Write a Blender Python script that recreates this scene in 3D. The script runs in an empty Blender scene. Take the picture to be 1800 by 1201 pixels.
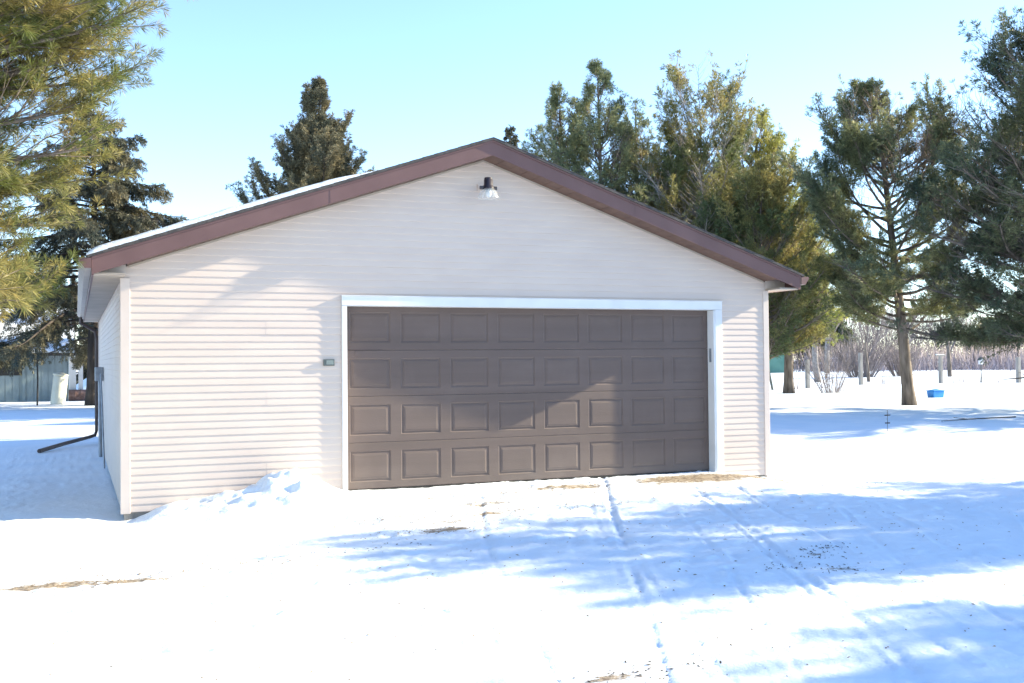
import bpy, math, random
import numpy as np
from math import radians, sin, cos, pi
from mathutils import Vector, Matrix

C = bpy.context.scene.collection
scene = bpy.context.scene

# ------------------------------------------------------------------ materials
def mat(name, col, rough=0.7, col2=None, nscale=4.0, bump=0.0, bscale=40.0, spec=0.5, stretch=None,
        metallic=0.0, contrast=(0.35, 0.65), detail=5.0, coat=0.0, transl=0.0, island=0.0):
    m = bpy.data.materials.new(name); m.use_nodes = True
    nt = m.node_tree; N = nt.nodes; L = nt.links
    b = N['Principled BSDF']; b.inputs['Roughness'].default_value = rough
    b.inputs['Metallic'].default_value = metallic
    b.inputs['Specular IOR Level'].default_value = spec
    if coat: b.inputs['Coat Weight'].default_value = coat
    b.inputs['Base Color'].default_value = (*col, 1)
    tc = N.new('ShaderNodeTexCoord'); src = tc.outputs['Object']
    if stretch:
        mp = N.new('ShaderNodeMapping'); mp.inputs['Scale'].default_value = stretch
        L.new(src, mp.inputs['Vector']); src = mp.outputs['Vector']
    csock = None
    if col2:
        n = N.new('ShaderNodeTexNoise'); n.inputs['Scale'].default_value = nscale; n.inputs['Detail'].default_value = detail
        L.new(src, n.inputs['Vector'])
        r = N.new('ShaderNodeValToRGB')
        r.color_ramp.elements[0].position = contrast[0]; r.color_ramp.elements[0].color = (*col, 1)
        r.color_ramp.elements[1].position = contrast[1]; r.color_ramp.elements[1].color = (*col2, 1)
        L.new(n.outputs['Fac'], r.inputs['Fac']); csock = r.outputs['Color']
        if island:
            g = N.new('ShaderNodeNewGeometry')
            hs = N.new('ShaderNodeHueSaturation')
            mr = N.new('ShaderNodeMapRange'); mr.inputs['To Min'].default_value = 1 - island; mr.inputs['To Max'].default_value = 1 + island
            L.new(g.outputs['Random Per Island'], mr.inputs['Value']); L.new(mr.outputs['Result'], hs.inputs['Value'])
            L.new(csock, hs.inputs['Color']); csock = hs.outputs['Color']
        L.new(csock, b.inputs['Base Color'])
    if bump:
        n2 = N.new('ShaderNodeTexNoise'); n2.inputs['Scale'].default_value = bscale; n2.inputs['Detail'].default_value = 6
        L.new(src, n2.inputs['Vector'])
        bp = N.new('ShaderNodeBump'); bp.inputs['Strength'].default_value = bump; bp.inputs['Distance'].default_value = 0.01
        L.new(n2.outputs['Fac'], bp.inputs['Height']); L.new(bp.outputs['Normal'], b.inputs['Normal'])
    if transl:
        t = N.new('ShaderNodeBsdfTranslucent'); t.inputs['Color'].default_value = (*col, 1)
        if csock: L.new(csock, t.inputs['Color'])
        mx = N.new('ShaderNodeMixShader'); mx.inputs['Fac'].default_value = transl
        L.new(b.outputs['BSDF'], mx.inputs[1]); L.new(t.outputs['BSDF'], mx.inputs[2])
        L.new(mx.outputs['Shader'], N['Material Output'].inputs['Surface'])
    return m

M = {}
M['siding'] = mat('vinyl_siding', (0.57, 0.475, 0.42), 0.65, (0.60, 0.505, 0.445), 1.6, 0.03, 9.0, spec=0.35, stretch=(1, 1, 3))
M['trim'] = mat('cream_trim', (0.56, 0.47, 0.42), 0.55, (0.60, 0.51, 0.455), 2.5, 0.05, 20)
M['white'] = mat('white_paint', (0.62, 0.63, 0.65), 0.5, (0.68, 0.69, 0.71), 3.0, 0.08, 30)
M['fascia'] = mat('mauve_brown_metal', (0.122, 0.062, 0.059), 0.5, (0.150, 0.079, 0.075), 2.2, 0.06, 6.0, spec=0.4)
M['soffit_brown'] = mat('brown_soffit', (0.10, 0.055, 0.042), 0.6, (0.14, 0.08, 0.06), 8.0, 0.2, 40)
M['soffit'] = mat('cream_soffit', (0.36, 0.30, 0.24), 0.6, (0.43, 0.36, 0.30), 3.0)
M['shingle'] = mat('dark_shingle', (0.045, 0.042, 0.045), 0.9, (0.08, 0.072, 0.07), 20.0, 0.6, 90)
M['door'] = mat('brown_door_paint', (0.073, 0.047, 0.041), 0.85, (0.094, 0.062, 0.054), 1.3, 0.22, 60.0, spec=1.0, stretch=(0.25, 1, 5))
M['seal'] = mat('black_rubber', (0.02, 0.02, 0.02), 0.7, (0.035, 0.035, 0.035), 8)
M['concrete'] = mat('foundation_concrete', (0.20, 0.18, 0.155), 0.9, (0.32, 0.29, 0.25), 9.0, 0.5, 60)
M['gutter'] = mat('cream_gutter_metal', (0.29, 0.245, 0.205), 0.4, (0.36, 0.31, 0.265), 3.0, 0.05, 12)
M['downspout'] = mat('dark_brown_metal', (0.045, 0.028, 0.025), 0.45, (0.07, 0.045, 0.04), 5.0)
M['galv'] = mat('grey_metal', (0.22, 0.25, 0.29), 0.45, (0.32, 0.35, 0.39), 6.0, metallic=0.3)
M['lamp_dark'] = mat('dark_lamp_housing', (0.018, 0.014, 0.022), 0.45, (0.035, 0.028, 0.038), 20.0)
M['plaque'] = mat('dark_green_grey_plastic', (0.06, 0.075, 0.07), 0.5, (0.10, 0.12, 0.115), 60.0)
M['plaque_face'] = mat('dull_green_grey_face', (0.14, 0.17, 0.165), 0.5, (0.20, 0.24, 0.23), 90.0)
M['bark'] = mat('grey_brown_bark', (0.085, 0.068, 0.055), 0.95, (0.22, 0.18, 0.15), 6.0, 1.0, 18, stretch=(1, 1, 0.25))
M['bark_dark'] = mat('dark_bark', (0.035, 0.028, 0.025), 0.95, (0.075, 0.06, 0.05), 6.0, 0.8, 18, stretch=(1, 1, 0.3))
M['bark_pale'] = mat('pale_bark', (0.20, 0.18, 0.165), 0.9, (0.32, 0.29, 0.27), 6.0, 0.4, 18)
M['pine_near'] = mat('yellow_green_needles', (0.13, 0.16, 0.045), 0.5, (0.36, 0.29, 0.10), 1.5, transl=0.38, island=0.4, contrast=(0.40, 0.66), detail=3)
M['pine_olive'] = mat('olive_needles', (0.11, 0.145, 0.06), 0.55, (0.34, 0.29, 0.10), 0.45, transl=0.35, island=0.4, contrast=(0.42, 0.64), detail=2)
M['pine_green'] = mat('blue_green_needles', (0.11, 0.15, 0.09), 0.55, (0.29, 0.29, 0.13), 0.6, transl=0.33, island=0.45, detail=3)
M['pine_dark'] = mat('deep_green_needles', (0.062, 0.095, 0.06), 0.55, (0.18, 0.19, 0.09), 0.5, transl=0.28, island=0.45, detail=3)
M['pine_yellow'] = mat('light_yellow_green_needles', (0.16, 0.21, 0.055), 0.55, (0.42, 0.39, 0.10), 0.5, transl=0.38, island=0.4, detail=2)
M['spruce'] = mat('dark_spruce_needles', (0.055, 0.072, 0.058), 0.6, (0.18, 0.155, 0.085), 0.8, transl=0.2, island=0.5, detail=3)
M['spruce_olive'] = mat('olive_spruce_needles', (0.072, 0.085, 0.06), 0.6, (0.23, 0.19, 0.10), 0.8, transl=0.22, island=0.5, detail=3)
M['twig'] = mat('brown_grey_twigs', (0.15, 0.125, 0.12), 0.9, (0.27, 0.225, 0.21), 0.5, island=0.35)
M['twig_purple'] = mat('purple_grey_twigs', (0.20, 0.17, 0.19), 0.9, (0.32, 0.28, 0.30), 0.1, island=0.35)
M['post'] = mat('weathered_post_wood', (0.21, 0.195, 0.175), 0.9, (0.31, 0.29, 0.265), 5.0, 0.5, 20, stretch=(1, 1, 0.2))
M['post_dark'] = mat('dark_weathered_wood', (0.05, 0.065, 0.06), 0.9, (0.10, 0.11, 0.10), 5.0, 0.5, 20)
M['teal'] = mat('pale_teal_metal_siding', (0.20, 0.27, 0.31), 0.6, (0.28, 0.35, 0.39), 1.2)
M['teal_green'] = mat('teal_green_painted_wall', (0.08, 0.20, 0.155), 0.6, (0.11, 0.25, 0.20), 1.0)
M['dark_open'] = mat('dark_boards_and_bay_shade', (0.03, 0.032, 0.035), 0.9, (0.055, 0.055, 0.055), 2.0)  # dark shed roof; also the shade painted for the shed's open bay
M['tank'] = mat('cream_plastic_tank', (0.62, 0.60, 0.50), 0.5, (0.72, 0.70, 0.60), 2.0)
M['blue'] = mat('bright_blue_plastic', (0.012, 0.20, 0.58), 0.4, (0.018, 0.26, 0.66), 4.0)
M['rust'] = mat('rusty_brown_drum', (0.16, 0.085, 0.065), 0.8, (0.28, 0.17, 0.14), 6.0)
M['car_white'] = mat('pale_car_paint', (0.55, 0.60, 0.62), 0.3, (0.60, 0.64, 0.66), 1.0, coat=0.5)
M['car_dark'] = mat('dark_blue_car_paint', (0.03, 0.045, 0.09), 0.3, (0.04, 0.06, 0.11), 1.0, coat=0.5)
M['glass'] = mat('dark_car_glass', (0.03, 0.04, 0.045), 0.1, (0.04, 0.05, 0.06), 2.0)
M['tyre'] = mat('tyre_rubber', (0.02, 0.02, 0.02), 0.85, (0.03, 0.03, 0.03), 5.0)
M['debris'] = mat('brown_grit', (0.22, 0.16, 0.11), 0.95, (0.42, 0.33, 0.22), 7.0, island=0.4)
M['debris_dark'] = mat('dark_wet_grit', (0.035, 0.03, 0.03), 0.9, (0.09, 0.075, 0.06), 9.0, island=0.4)

M['door'].node_tree.nodes['Principled BSDF'].inputs['Sheen Weight'].default_value = .28
M['door'].node_tree.nodes['Principled BSDF'].inputs['Sheen Roughness'].default_value = .6
M['door'].node_tree.nodes['Principled BSDF'].inputs['Sheen Tint'].default_value = (.9, .78, .7, 1)
def door_dirt():
    nt = M['door'].node_tree; N = nt.nodes; L = nt.links; b = N['Principled BSDF']
    old = b.inputs['Base Color'].links[0].from_socket
    tc = N.new('ShaderNodeTexCoord'); sp = N.new('ShaderNodeSeparateXYZ'); L.new(tc.outputs['Object'], sp.inputs[0])
    n = N.new('ShaderNodeTexNoise'); n.inputs['Scale'].default_value = 5; n.inputs['Detail'].default_value = 8; L.new(tc.outputs['Object'], n.inputs['Vector'])
    a = N.new('ShaderNodeMapRange'); a.inputs['From Min'].default_value = .55; a.inputs['From Max'].default_value = .12; a.inputs['To Max'].default_value = .6; L.new(sp.outputs['Z'], a.inputs['Value'])
    m = N.new('ShaderNodeMath'); m.operation = 'MULTIPLY'; L.new(a.outputs['Result'], m.inputs[0]); L.new(n.outputs['Fac'], m.inputs[1])
    mx = N.new('ShaderNodeMix'); mx.data_type = 'RGBA'; L.new(m.outputs[0], mx.inputs['Factor']); L.new(old, mx.inputs['A']); mx.inputs['B'].default_value = (.20, .155, .125, 1)
    n4 = N.new('ShaderNodeTexNoise'); n4.inputs['Scale'].default_value = 1.7; n4.inputs['Detail'].default_value = 7; n4.inputs['Roughness'].default_value = .7; L.new(tc.outputs['Object'], n4.inputs['Vector'])
    r4 = N.new('ShaderNodeMapRange'); r4.inputs['From Min'].default_value = .5; r4.inputs['From Max'].default_value = .8; r4.inputs['To Max'].default_value = .3; L.new(n4.outputs['Fac'], r4.inputs['Value'])
    m5 = N.new('ShaderNodeMix'); m5.data_type = 'RGBA'; L.new(r4.outputs['Result'], m5.inputs['Factor']); L.new(mx.outputs['Result'], m5.inputs['A']); m5.inputs['B'].default_value = (.15, .115, .105, 1)
    L.new(m5.outputs['Result'], b.inputs['Base Color'])
door_dirt()
def shade_mat():
    m = bpy.data.materials.new('prismatic_lamp_shade'); m.use_nodes = True
    b = m.node_tree.nodes['Principled BSDF']
    N = m.node_tree.nodes; L = m.node_tree.links
    n = N.new('ShaderNodeTexNoise'); n.inputs['Scale'].default_value = 12
    r = N.new('ShaderNodeValToRGB'); r.color_ramp.elements[0].color = (.66, .68, .66, 1); r.color_ramp.elements[1].color = (.84, .86, .83, 1)
    L.new(n.outputs['Fac'], r.inputs['Fac']); L.new(r.outputs['Color'], b.inputs['Base Color'])
    b.inputs['Roughness'].default_value = 0.15; b.inputs['Transmission Weight'].default_value = 0.25
    tr = N.new('ShaderNodeBsdfTransparent'); mx = N.new('ShaderNodeMixShader'); mx.inputs['Fac'].default_value = .84
    L.new(b.outputs['BSDF'], mx.inputs[1]); L.new(tr.outputs['BSDF'], mx.inputs[2]); L.new(mx.outputs['Shader'], N['Material Output'].inputs['Surface'])
    return m
M['shade'] = shade_mat()

def snow_mat(name='snow', use_attr=False):
    m = bpy.data.materials.new(name); m.use_nodes = True
    nt = m.node_tree; N = nt.nodes; L = nt.links; b = N['Principled BSDF']
    b.inputs['Roughness'].default_value = 0.65; b.inputs['Specular IOR Level'].default_value = 0.25
    tc = N.new('ShaderNodeTexCoord'); src = tc.outputs['Object']
    n1 = N.new('ShaderNodeTexNoise'); n1.inputs['Scale'].default_value = 1.1; n1.inputs['Detail'].default_value = 6
    L.new(src, n1.inputs['Vector'])
    r = N.new('ShaderNodeValToRGB')
    r.color_ramp.elements[0].position = .35; r.color_ramp.elements[0].color = (.79, .865, .945, 1)
    r.color_ramp.elements[1].position = .6; r.color_ramp.elements[1].color = (.86, .915, .975, 1)
    L.new(n1.outputs['Fac'], r.inputs['Fac'])
    col = r.outputs['Color']
    if use_attr:
        at = N.new('ShaderNodeAttribute'); at.attribute_name = 'bare'
        n2 = N.new('ShaderNodeTexNoise'); n2.inputs['Scale'].default_value = 6.0; n2.inputs['Detail'].default_value = 12; n2.inputs['Roughness'].default_value = .85
        mp = N.new('ShaderNodeMapping'); mp.inputs['Scale'].default_value = (.8, 2.4, 1); L.new(src, mp.inputs['Vector']); L.new(mp.outputs['Vector'], n2.inputs['Vector'])
        ad = N.new('ShaderNodeMath'); ad.operation = 'ADD'; L.new(at.outputs['Fac'], ad.inputs[0]); L.new(n2.outputs['Fac'], ad.inputs[1])
        mr = N.new('ShaderNodeMapRange'); mr.inputs['From Min'].default_value = .985; mr.inputs['From Max'].default_value = 1.05
        L.new(ad.outputs[0], mr.inputs['Value'])
        n3 = N.new('ShaderNodeTexNoise'); n3.inputs['Scale'].default_value = 26; n3.inputs['Detail'].default_value = 6; L.new(src, n3.inputs['Vector'])
        r3 = N.new('ShaderNodeValToRGB')
        r3.color_ramp.elements[0].position = .36; r3.color_ramp.elements[0].color = (.17, .125, .085, 1)
        r3.color_ramp.elements[1].position = .62; r3.color_ramp.elements[1].color = (.42, .35, .26, 1)
        L.new(n3.outputs['Fac'], r3.inputs['Fac'])
        mx = N.new('ShaderNodeMix'); mx.data_type = 'RGBA'
        L.new(mr.outputs['Result'], mx.inputs['Factor']); L.new(col, mx.inputs['A']); L.new(r3.outputs['Color'], mx.inputs['B'])
        col = mx.outputs['Result']
    L.new(col, b.inputs['Base Color'])
    nb = N.new('ShaderNodeTexNoise'); nb.inputs['Scale'].default_value = 14; nb.inputs['Detail'].default_value = 9; nb.inputs['Roughness'].default_value = .65
    L.new(src, nb.inputs['Vector'])
    bp = N.new('ShaderNodeBump'); bp.inputs['Strength'].default_value = .55; bp.inputs['Distance'].default_value = .03
    L.new(nb.outputs['Fac'], bp.inputs['Height']); L.new(bp.outputs['Normal'], b.inputs['Normal'])
    return m
M['snow'] = snow_mat()
M['snow_ground'] = snow_mat('snow_ground', True)

# ------------------------------------------------------------------ mesh helpers
def link(name, verts, faces, m, parent=None, smooth=False):
    me = bpy.data.meshes.new(name)
    verts = np.asarray(verts, dtype=np.float64).reshape(-1, 3)
    if parent is not None:
        r = parent
        while r.parent: r = r.parent
        verts = verts - np.array(r.location)
    if isinstance(faces, np.ndarray):
        n, k = faces.shape
        me.vertices.add(len(verts)); me.vertices.foreach_set('co', verts.astype(np.float32).ravel())
        me.loops.add(n * k); me.loops.foreach_set('vertex_index', faces.astype(np.int32).ravel())
        me.polygons.add(n); me.polygons.foreach_set('loop_start', np.arange(0, n * k, k, dtype=np.int32))
        me.polygons.foreach_set('loop_total', np.full(n, k, dtype=np.int32))
        me.update(calc_edges=True)
    else:
        me.from_pydata([tuple(v) for v in verts], [], faces); me.update()
    if smooth:
        me.polygons.foreach_set('use_smooth', np.ones(len(me.polygons), dtype=bool))
    me.materials.append(m)
    o = bpy.data.objects.new(name, me); C.objects.link(o)
    if parent is not None: o.parent = parent
    return o

class MB:
    def __init__(s): s.v = []; s.f = []
    def add(s, vs, fs):
        b = len(s.v); s.v += [tuple(v) for v in vs]; s.f += [tuple(b + i for i in f) for f in fs]; return s
    def box(s, x0, x1, y0, y1, z0, z1):
        return s.add([(x0,y0,z0),(x1,y0,z0),(x1,y1,z0),(x0,y1,z0),(x0,y0,z1),(x1,y0,z1),(x1,y1,z1),(x0,y1,z1)],
                     [(0,3,2,1),(4,5,6,7),(0,1,5,4),(1,2,6,5),(2,3,7,6),(3,0,4,7)])
    def quad(s, a, b, c, d): return s.add([a, b, c, d], [(0, 1, 2, 3)])
    def prism_xz(s, pts, y0, y1):   # polygon in xz extruded in y
        n = len(pts)
        vs = [(x, y0, z) for x, z in pts] + [(x, y1, z) for x, z in pts]
        fs = [tuple(range(n)), tuple(range(2*n-1, n-1, -1))] + [(i, i+n, (i+1) % n + n, (i+1) % n) for i in range(n)]
        return s.add(vs, fs)
    def prism_yz(s, pts, x0, x1):
        n = len(pts)
        vs = [(x0, y, z) for y, z in pts] + [(x1, y, z) for y, z in pts]
        fs = [tuple(range(n-1, -1, -1)), tuple(range(n, 2*n))] + [(i, (i+1) % n, (i+1) % n + n, i+n) for i in range(n)]
        return s.add(vs, fs)
    def tube(s, pts, rad, seg=8, cap=True):
        P = [Vector(p) for p in pts]; n = len(P)
        if not hasattr(rad, '__len__'): rad = [rad] * n
        b = len(s.v)
        for i in range(n):
            t = (P[min(i+1, n-1)] - P[max(i-1, 0)]).normalized()
            a = Vector((0, 0, 1)) if abs(t.z) < .9 else Vector((1, 0, 0))
            u = t.cross(a).normalized(); w = t.cross(u)
            for k in range(seg):
                an = 2*pi*k/seg; q = P[i] + (u*cos(an) + w*sin(an)) * rad[i]; s.v.append(tuple(q))
        for i in range(n-1):
            for k in range(seg):
                k2 = (k+1) % seg
                s.f.append((b+i*seg+k, b+i*seg+k2, b+(i+1)*seg+k2, b+(i+1)*seg+k))
        if cap:
            s.f.append(tuple(b+k for k in range(seg-1, -1, -1))); s.f.append(tuple(b+(n-1)*seg+k for k in range(seg)))
        return s
    def lathe(s, c, prof, seg=24):
        b = len(s.v)
        for r, z in prof:
            for k in range(seg):
                a = 2*pi*k/seg; s.v.append((c[0]+r*cos(a), c[1]+r*sin(a), c[2]+z))
        for i in range(len(prof)-1):
            for k in range(seg):
                k2 = (k+1) % seg; s.f.append((b+i*seg+k, b+i*seg+k2, b+(i+1)*seg+k2, b+(i+1)*seg+k))
        return s
    def build(s, name, m, parent=None, smooth=False, bevel=0):
        o = link(name, s.v, s.f, m, parent, smooth)
        if bevel:
            md = o.modifiers.new('bevel', 'BEVEL'); md.width = bevel; md.segments = 2; md.limit_method = 'ANGLE'
        return o

def tag(o, label=None, cat=None, group=None, kind=None):
    if label: o['label'] = label
    if cat: o['category'] = cat
    if group: o['group'] = group
    if kind: o['kind'] = kind
    return o
def empty(name, loc, label, cat, group=None):
    o = bpy.data.objects.new(name, None); C.objects.link(o); o.location = loc; o.empty_display_size = .2
    return tag(o, label, cat, group)

# ------------------------------------------------------------------ noise in numpy
_rs = np.random.RandomState(7)
_tab = _rs.rand(512, 512)
def vnoise(x, y, sc, seed=0):
    x = x*sc + seed*17.3; y = y*sc + seed*31.7
    xi = np.floor(x).astype(int); yi = np.floor(y).astype(int); fx = x-xi; fy = y-yi
    fx = fx*fx*(3-2*fx); fy = fy*fy*(3-2*fy)
    a = _tab[xi % 512, yi % 512]; b = _tab[(xi+1) % 512, yi % 512]; c = _tab[xi % 512, (yi+1) % 512]; d = _tab[(xi+1) % 512, (yi+1) % 512]
    return (a*(1-fx)+b*fx)*(1-fy) + (c*(1-fx)+d*fx)*fy - .5
def sstep(a, b, x):
    t = np.clip((x-a)/(b-a), 0, 1); return t*t*(3-2*t)
def gauss(x, y, cx, cy, sx, sy): return np.exp(-((x-cx)/sx)**2 - ((y-cy)/sy)**2)
def segdist(x, y, pts):
    d = np.full(x.shape, 1e9)
    for (ax, ay), (bx, by) in zip(pts[:-1], pts[1:]):
        vx, vy = bx-ax, by-ay; t = np.clip(((x-ax)*vx+(y-ay)*vy)/(vx*vx+vy*vy), 0, 1)
        d = np.minimum(d, np.hypot(x-ax-t*vx, y-ay-t*vy))
    return d

XL, XR, YB, XC = -2.384, 5.728, 12.0, 1.672       # garage footprint
TRACKS = [([(3.3, .1), (2.07, -2.5), (1.3, -4.2), (.71, -5.47), (-.09, -7.14), (-1.2, -9.4)], .075, .014),
          ([(3.9, -1.0), (3.17, -3.04), (1.51, -6.83), (1.03, -7.69), (.2, -9.6)], .085, .013),
          ([(2.92, -2.4), (1.9, -4.7), (1.12, -6.19), (.3, -7.9)], .06, .009),
          ([(5.4, -2.0), (4.3, -4.3), (2.2, -8.0)], .10, .012),
          ([(1.3, -.8), (.45, -3.2), (-.4, -6.2), (-.9, -8)], .07, .008),
          ([(4.4, -1.2), (3.4, -4.0), (2.0, -7.0)], .06, .009),
          ([(2.5, -1.0), (1.55, -3.3), (.9, -4.8)], .05, .007)]
TRACKS += [([(2.3, -2.0), (1.2, -4.6), (.35, -6.8), (-.1, -8.2)], .07, .010), ([(4.7, -2.6), (3.3, -5.0), (2.3, -7.2)], .07, .011),
           ([(3.6, -2.2), (2.4, -4.9), (1.5, -7.6)], .05, .009), ([(6.4, -3.4), (4.9, -5.0), (3.0, -7.4)], .08, .012), ([(3.05, -3.1), (1.42, -6.7), (.92, -7.8)], .05, .009)]
FEET = []
_fr = random.Random(4)
for (ax, ay, bx, by, n) in [(-.1, -2.2, -.75, -6.2, 9), (-2.6, -4.1, -.2, -3.2, 7), (-1.4, -4.2, -2.2, -5.6, 5), (-3.2, -6.2, .4, -6.0, 7)]:
    for i in range(n):
        t = i/(n-1); FEET.append((ax+(bx-ax)*t+_fr.uniform(-.14, .14), ay+(by-ay)*t+_fr.uniform(-.14, .14), math.atan2(by-ay, bx-ax)))

def gz(x, y):
    x = np.asarray(x, float); y = np.asarray(y, float)
    z = -.15 + 0*x
    door = sstep(-.6, .3, x) * (1-sstep(4.9, 5.8, x))
    z = z + door*(.135)*(1-sstep(.1, 3.6, -y))
    near = 1-sstep(12, 40, np.hypot(x-2, y+3))
    z = z + near*(.03*vnoise(x, y, .45, 1) + .013*vnoise(x, y, 1.5, 2)*(1-.5*door))
    fine = 1-sstep(9, 18, np.hypot(x-1, y+3))
    z = z + fine*(.006*vnoise(x, y, 5, 3) + .004*vnoise(x, y, 13, 4) + .003*vnoise(x, y, 31, 5))
    lump = fine*sstep(.02, .30, vnoise(x, y, .9, 41)+.12)
    z = z + lump*(.034*np.maximum(0, vnoise(x, y, 8, 42)-.03)+.020*np.maximum(0, vnoise(x, y, 19, 43)-.05)+.010*np.maximum(0, vnoise(x, y, 38, 44)))
    z = z + fine*.005*vnoise(x, y, 27, 45) + fine*.009*vnoise(x, y, 10, 46)*sstep(-.1, .3, vnoise(x, y, .6, 47)+.05)
    # streaks scraped along the drive
    al = .43*x+.90*y; ac = .90*x-.43*y
    z = z + fine*sstep(-1.2, .2, x+.15*y)*(.014*vnoise(ac*1.0, al*.16, 3.2, 12) + .012*vnoise(ac, al*.12, 11, 13) + .005*vnoise(ac, al*.2, 30, 15))
    # rough patch left of the drive
    rough = sstep(-.9, .3, -(x+.6)) * sstep(1.5, 3, -y) * fine
    z = z + rough*(.022*np.maximum(0, vnoise(x, y, 3.6, 6)+.05))
    # far gentle roll
    z = z + (1-near)*(.45*vnoise(x, y, .03, 8))*sstep(25, 70, np.hypot(x, y))
    # snow pile against the wall left of the door
    nz = 1 + .32*vnoise(x, y, 2.2, 9) + .24*vnoise(x, y, 6.5, 10) + .12*vnoise(x, y, 16, 17)
    z = z + nz*(.31*gauss(x, y, -.66, -.30, .38, .50) + .24*gauss(x, y, -1.2, -.3, .6, .65) + .05*gauss(x, y, -.6, -1.0, .9, .5) + .08*gauss(x, y, -1.85, -.2, .30, .4) + .09*gauss(x, y, -.15, -.5, .45, .55))
    # drift along the left side wall
    z = z + .05*gauss(x, y, -3.4, 3, .9, 4.5)*nz - .05*gauss(x, y, -2.38, -.15, .22, .5)
    for pts, w, dp in TRACKS:
        w = w*.52; dp = dp*.62
        d = segdist(x, y, pts)
        gap = .35+.65*sstep(-.22, .05, vnoise(x, y, .8, 16)+.06)
        z = z - gap*1.5*dp*np.exp(-(d/w)**4)*(1+1.1*vnoise(x, y, 22, 11)) + gap*dp*1.1*np.exp(-((d-w*1.35)/(w*.35))**2)*(1+1.2*vnoise(x, y, 9, 14))
    for fx, fy, a in FEET:
        u = (x-fx)*cos(a)+(y-fy)*sin(a); v = -(x-fx)*sin(a)+(y-fy)*cos(a)
        br = .45+.9*(vnoise(x, y, 19, 31)+.5)*(vnoise(x, y, 7, 32)+.75)
        z = z - .012*br*np.exp(-(u/.13)**4-(v/.055)**4) + .008*br*np.exp(-((np.hypot(u/1.5, v)-.095)/.04)**2)
    return z

def graded(lo, hi, a, b, h, grow=1.12):
    xs = list(np.arange(a, b+h/2, h)); s = h; x = xs[-1]
    while x < hi: s = s*grow; x += s; xs.append(x)
    s = h; x = a; l = []
    while x > lo: s = s*grow; x -= s; l.append(x)
    return np.array(l[::-1]+xs)
def ground():
    xs = graded(-900, 900, -4.6, 8.0, .028, 1.055); ys = graded(-60, 1200, -8.6, .6, .024, 1.055)
    X, Y = np.meshgrid(xs, ys); Z = gz(X, Y)
    nx, ny = len(xs), len(ys)
    V = np.stack([X, Y, Z], -1).reshape(-1, 3)
    i = np.arange(nx-1)[None, :] + (np.arange(ny-1)*nx)[:, None]; i = i.ravel()
    F = np.stack([i, i+1, i+1+nx, i+nx], -1)
    o = link('snow_ground', V, F, M['snow_ground'], smooth=True)
    tag(o, kind='structure')
    x, y = X.ravel(), Y.ravel()
    b = np.zeros_like(x)
    spots = [(4.3, -.45, 1.1, .36, .74), (5.2, -.5, .7, .3, .66), (2.5, -.55, .8, .26, .60), (1.2, -1.25, .6, .16, .56), (.75, -.85, .5, .14, .52), (3.3, -1.25, .7, .14, .5), (1.6, -.75, .6, .14, .5),
             (.35, -2.35, .42, .14, .62), (1.0, -1.75, .55, .12, .56), (.6, -2.0, .5, .11, .54), (1.9, -1.7, .5, .08, .42), (-.1, -1.6, .3, .07, .42),
             (-3.0, -3.32, .55, .13, .66), (-2.5, -3.42, .5, .09, .62), (-1.9, -3.2, .6, .06, .44), (-.3, -6.98, .24, .09, .62), (0, -6.9, .2, .06, .5),
             (2.75, -4.72, .16, .10, .55), (2.58, -5.25, .24, .10, .55), (3.05, -4.5, .2, .06, .5), (2.2, -5.0, .2, .05, .45), (5.9, -1.0, .6, .08, .42), (-.6, -2.9, .5, .05, .40)]
    for cx, cy, sx, sy, a in spots: b = np.maximum(b, min(.63 if cy < -.65 else .70, a*.98)*gauss(x, y, cx, cy, sx*1.45, sy*1.75))
    at = o.data.attributes.new('bare', 'FLOAT', 'POINT'); at.data.foreach_set('value', b.astype(np.float32))
    # loose grit and leaf bits lying round the thin patches
    rg = np.random.RandomState(11)
    for nm, mt, sel, cnt, lab in [('brown_grit', 'debris', spots[:15], 2200, 'scattered brown grit and leaf bits on the snow'),
                                  ('dark_grit', 'debris_dark', spots[15:], 320, 'dark wet grit and grass bits showing through the snow')]:
        vs = []; fs = []
        for _ in range(cnt):
            cx, cy, sx, sy, a = sel[rg.randint(len(sel))]
            if rg.rand() < (.3 if nm == 'brown_grit' else .08): px, py = rg.uniform(-3.2, 6.5), rg.uniform(-7.4, -1)
            else: px, py = cx+rg.randn()*sx*.8, cy+rg.randn()*sy*1.0
            r = rg.uniform(.003, .008); l = r*rg.uniform(1, 3.0); an = rg.rand()*pi
            u = np.array([cos(an), sin(an), rg.uniform(-.1, .3)])*l; w = np.array([-sin(an), cos(an), rg.uniform(-.2, .2)])*r
            c = np.array([px, py, float(gz(px, py))+r*.5]); up = np.array([0, 0, r*.7])
            k = len(vs); vs += [c-u, c+w, c+u, c-w, c+up]
            fs += [(k, k+1, k+4), (k+1, k+2, k+4), (k+2, k+3, k+4), (k+3, k, k+4)]
        tag(link(nm, vs, np.array(fs), M[mt]), lab, 'grit', kind='stuff')
ground()

# ------------------------------------------------------------------ garage
ZB, ZT = -.09, 2.372
SL = .342; ZR = 4.042; OV = .34; XE0, XE1 = XC-4.36, XC+4.36
def ztop(x): return ZR - SL*abs(x-XC)
FH = .178
def zfb(x): return ztop(x) - FH
g = empty('garage', (XC, 0, -.15), 'cream sided gable garage with wide brown overhead door and mauve roof trim', 'garage')
DX0, DX1, DZ = 0.0, 4.884, 2.105
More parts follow.
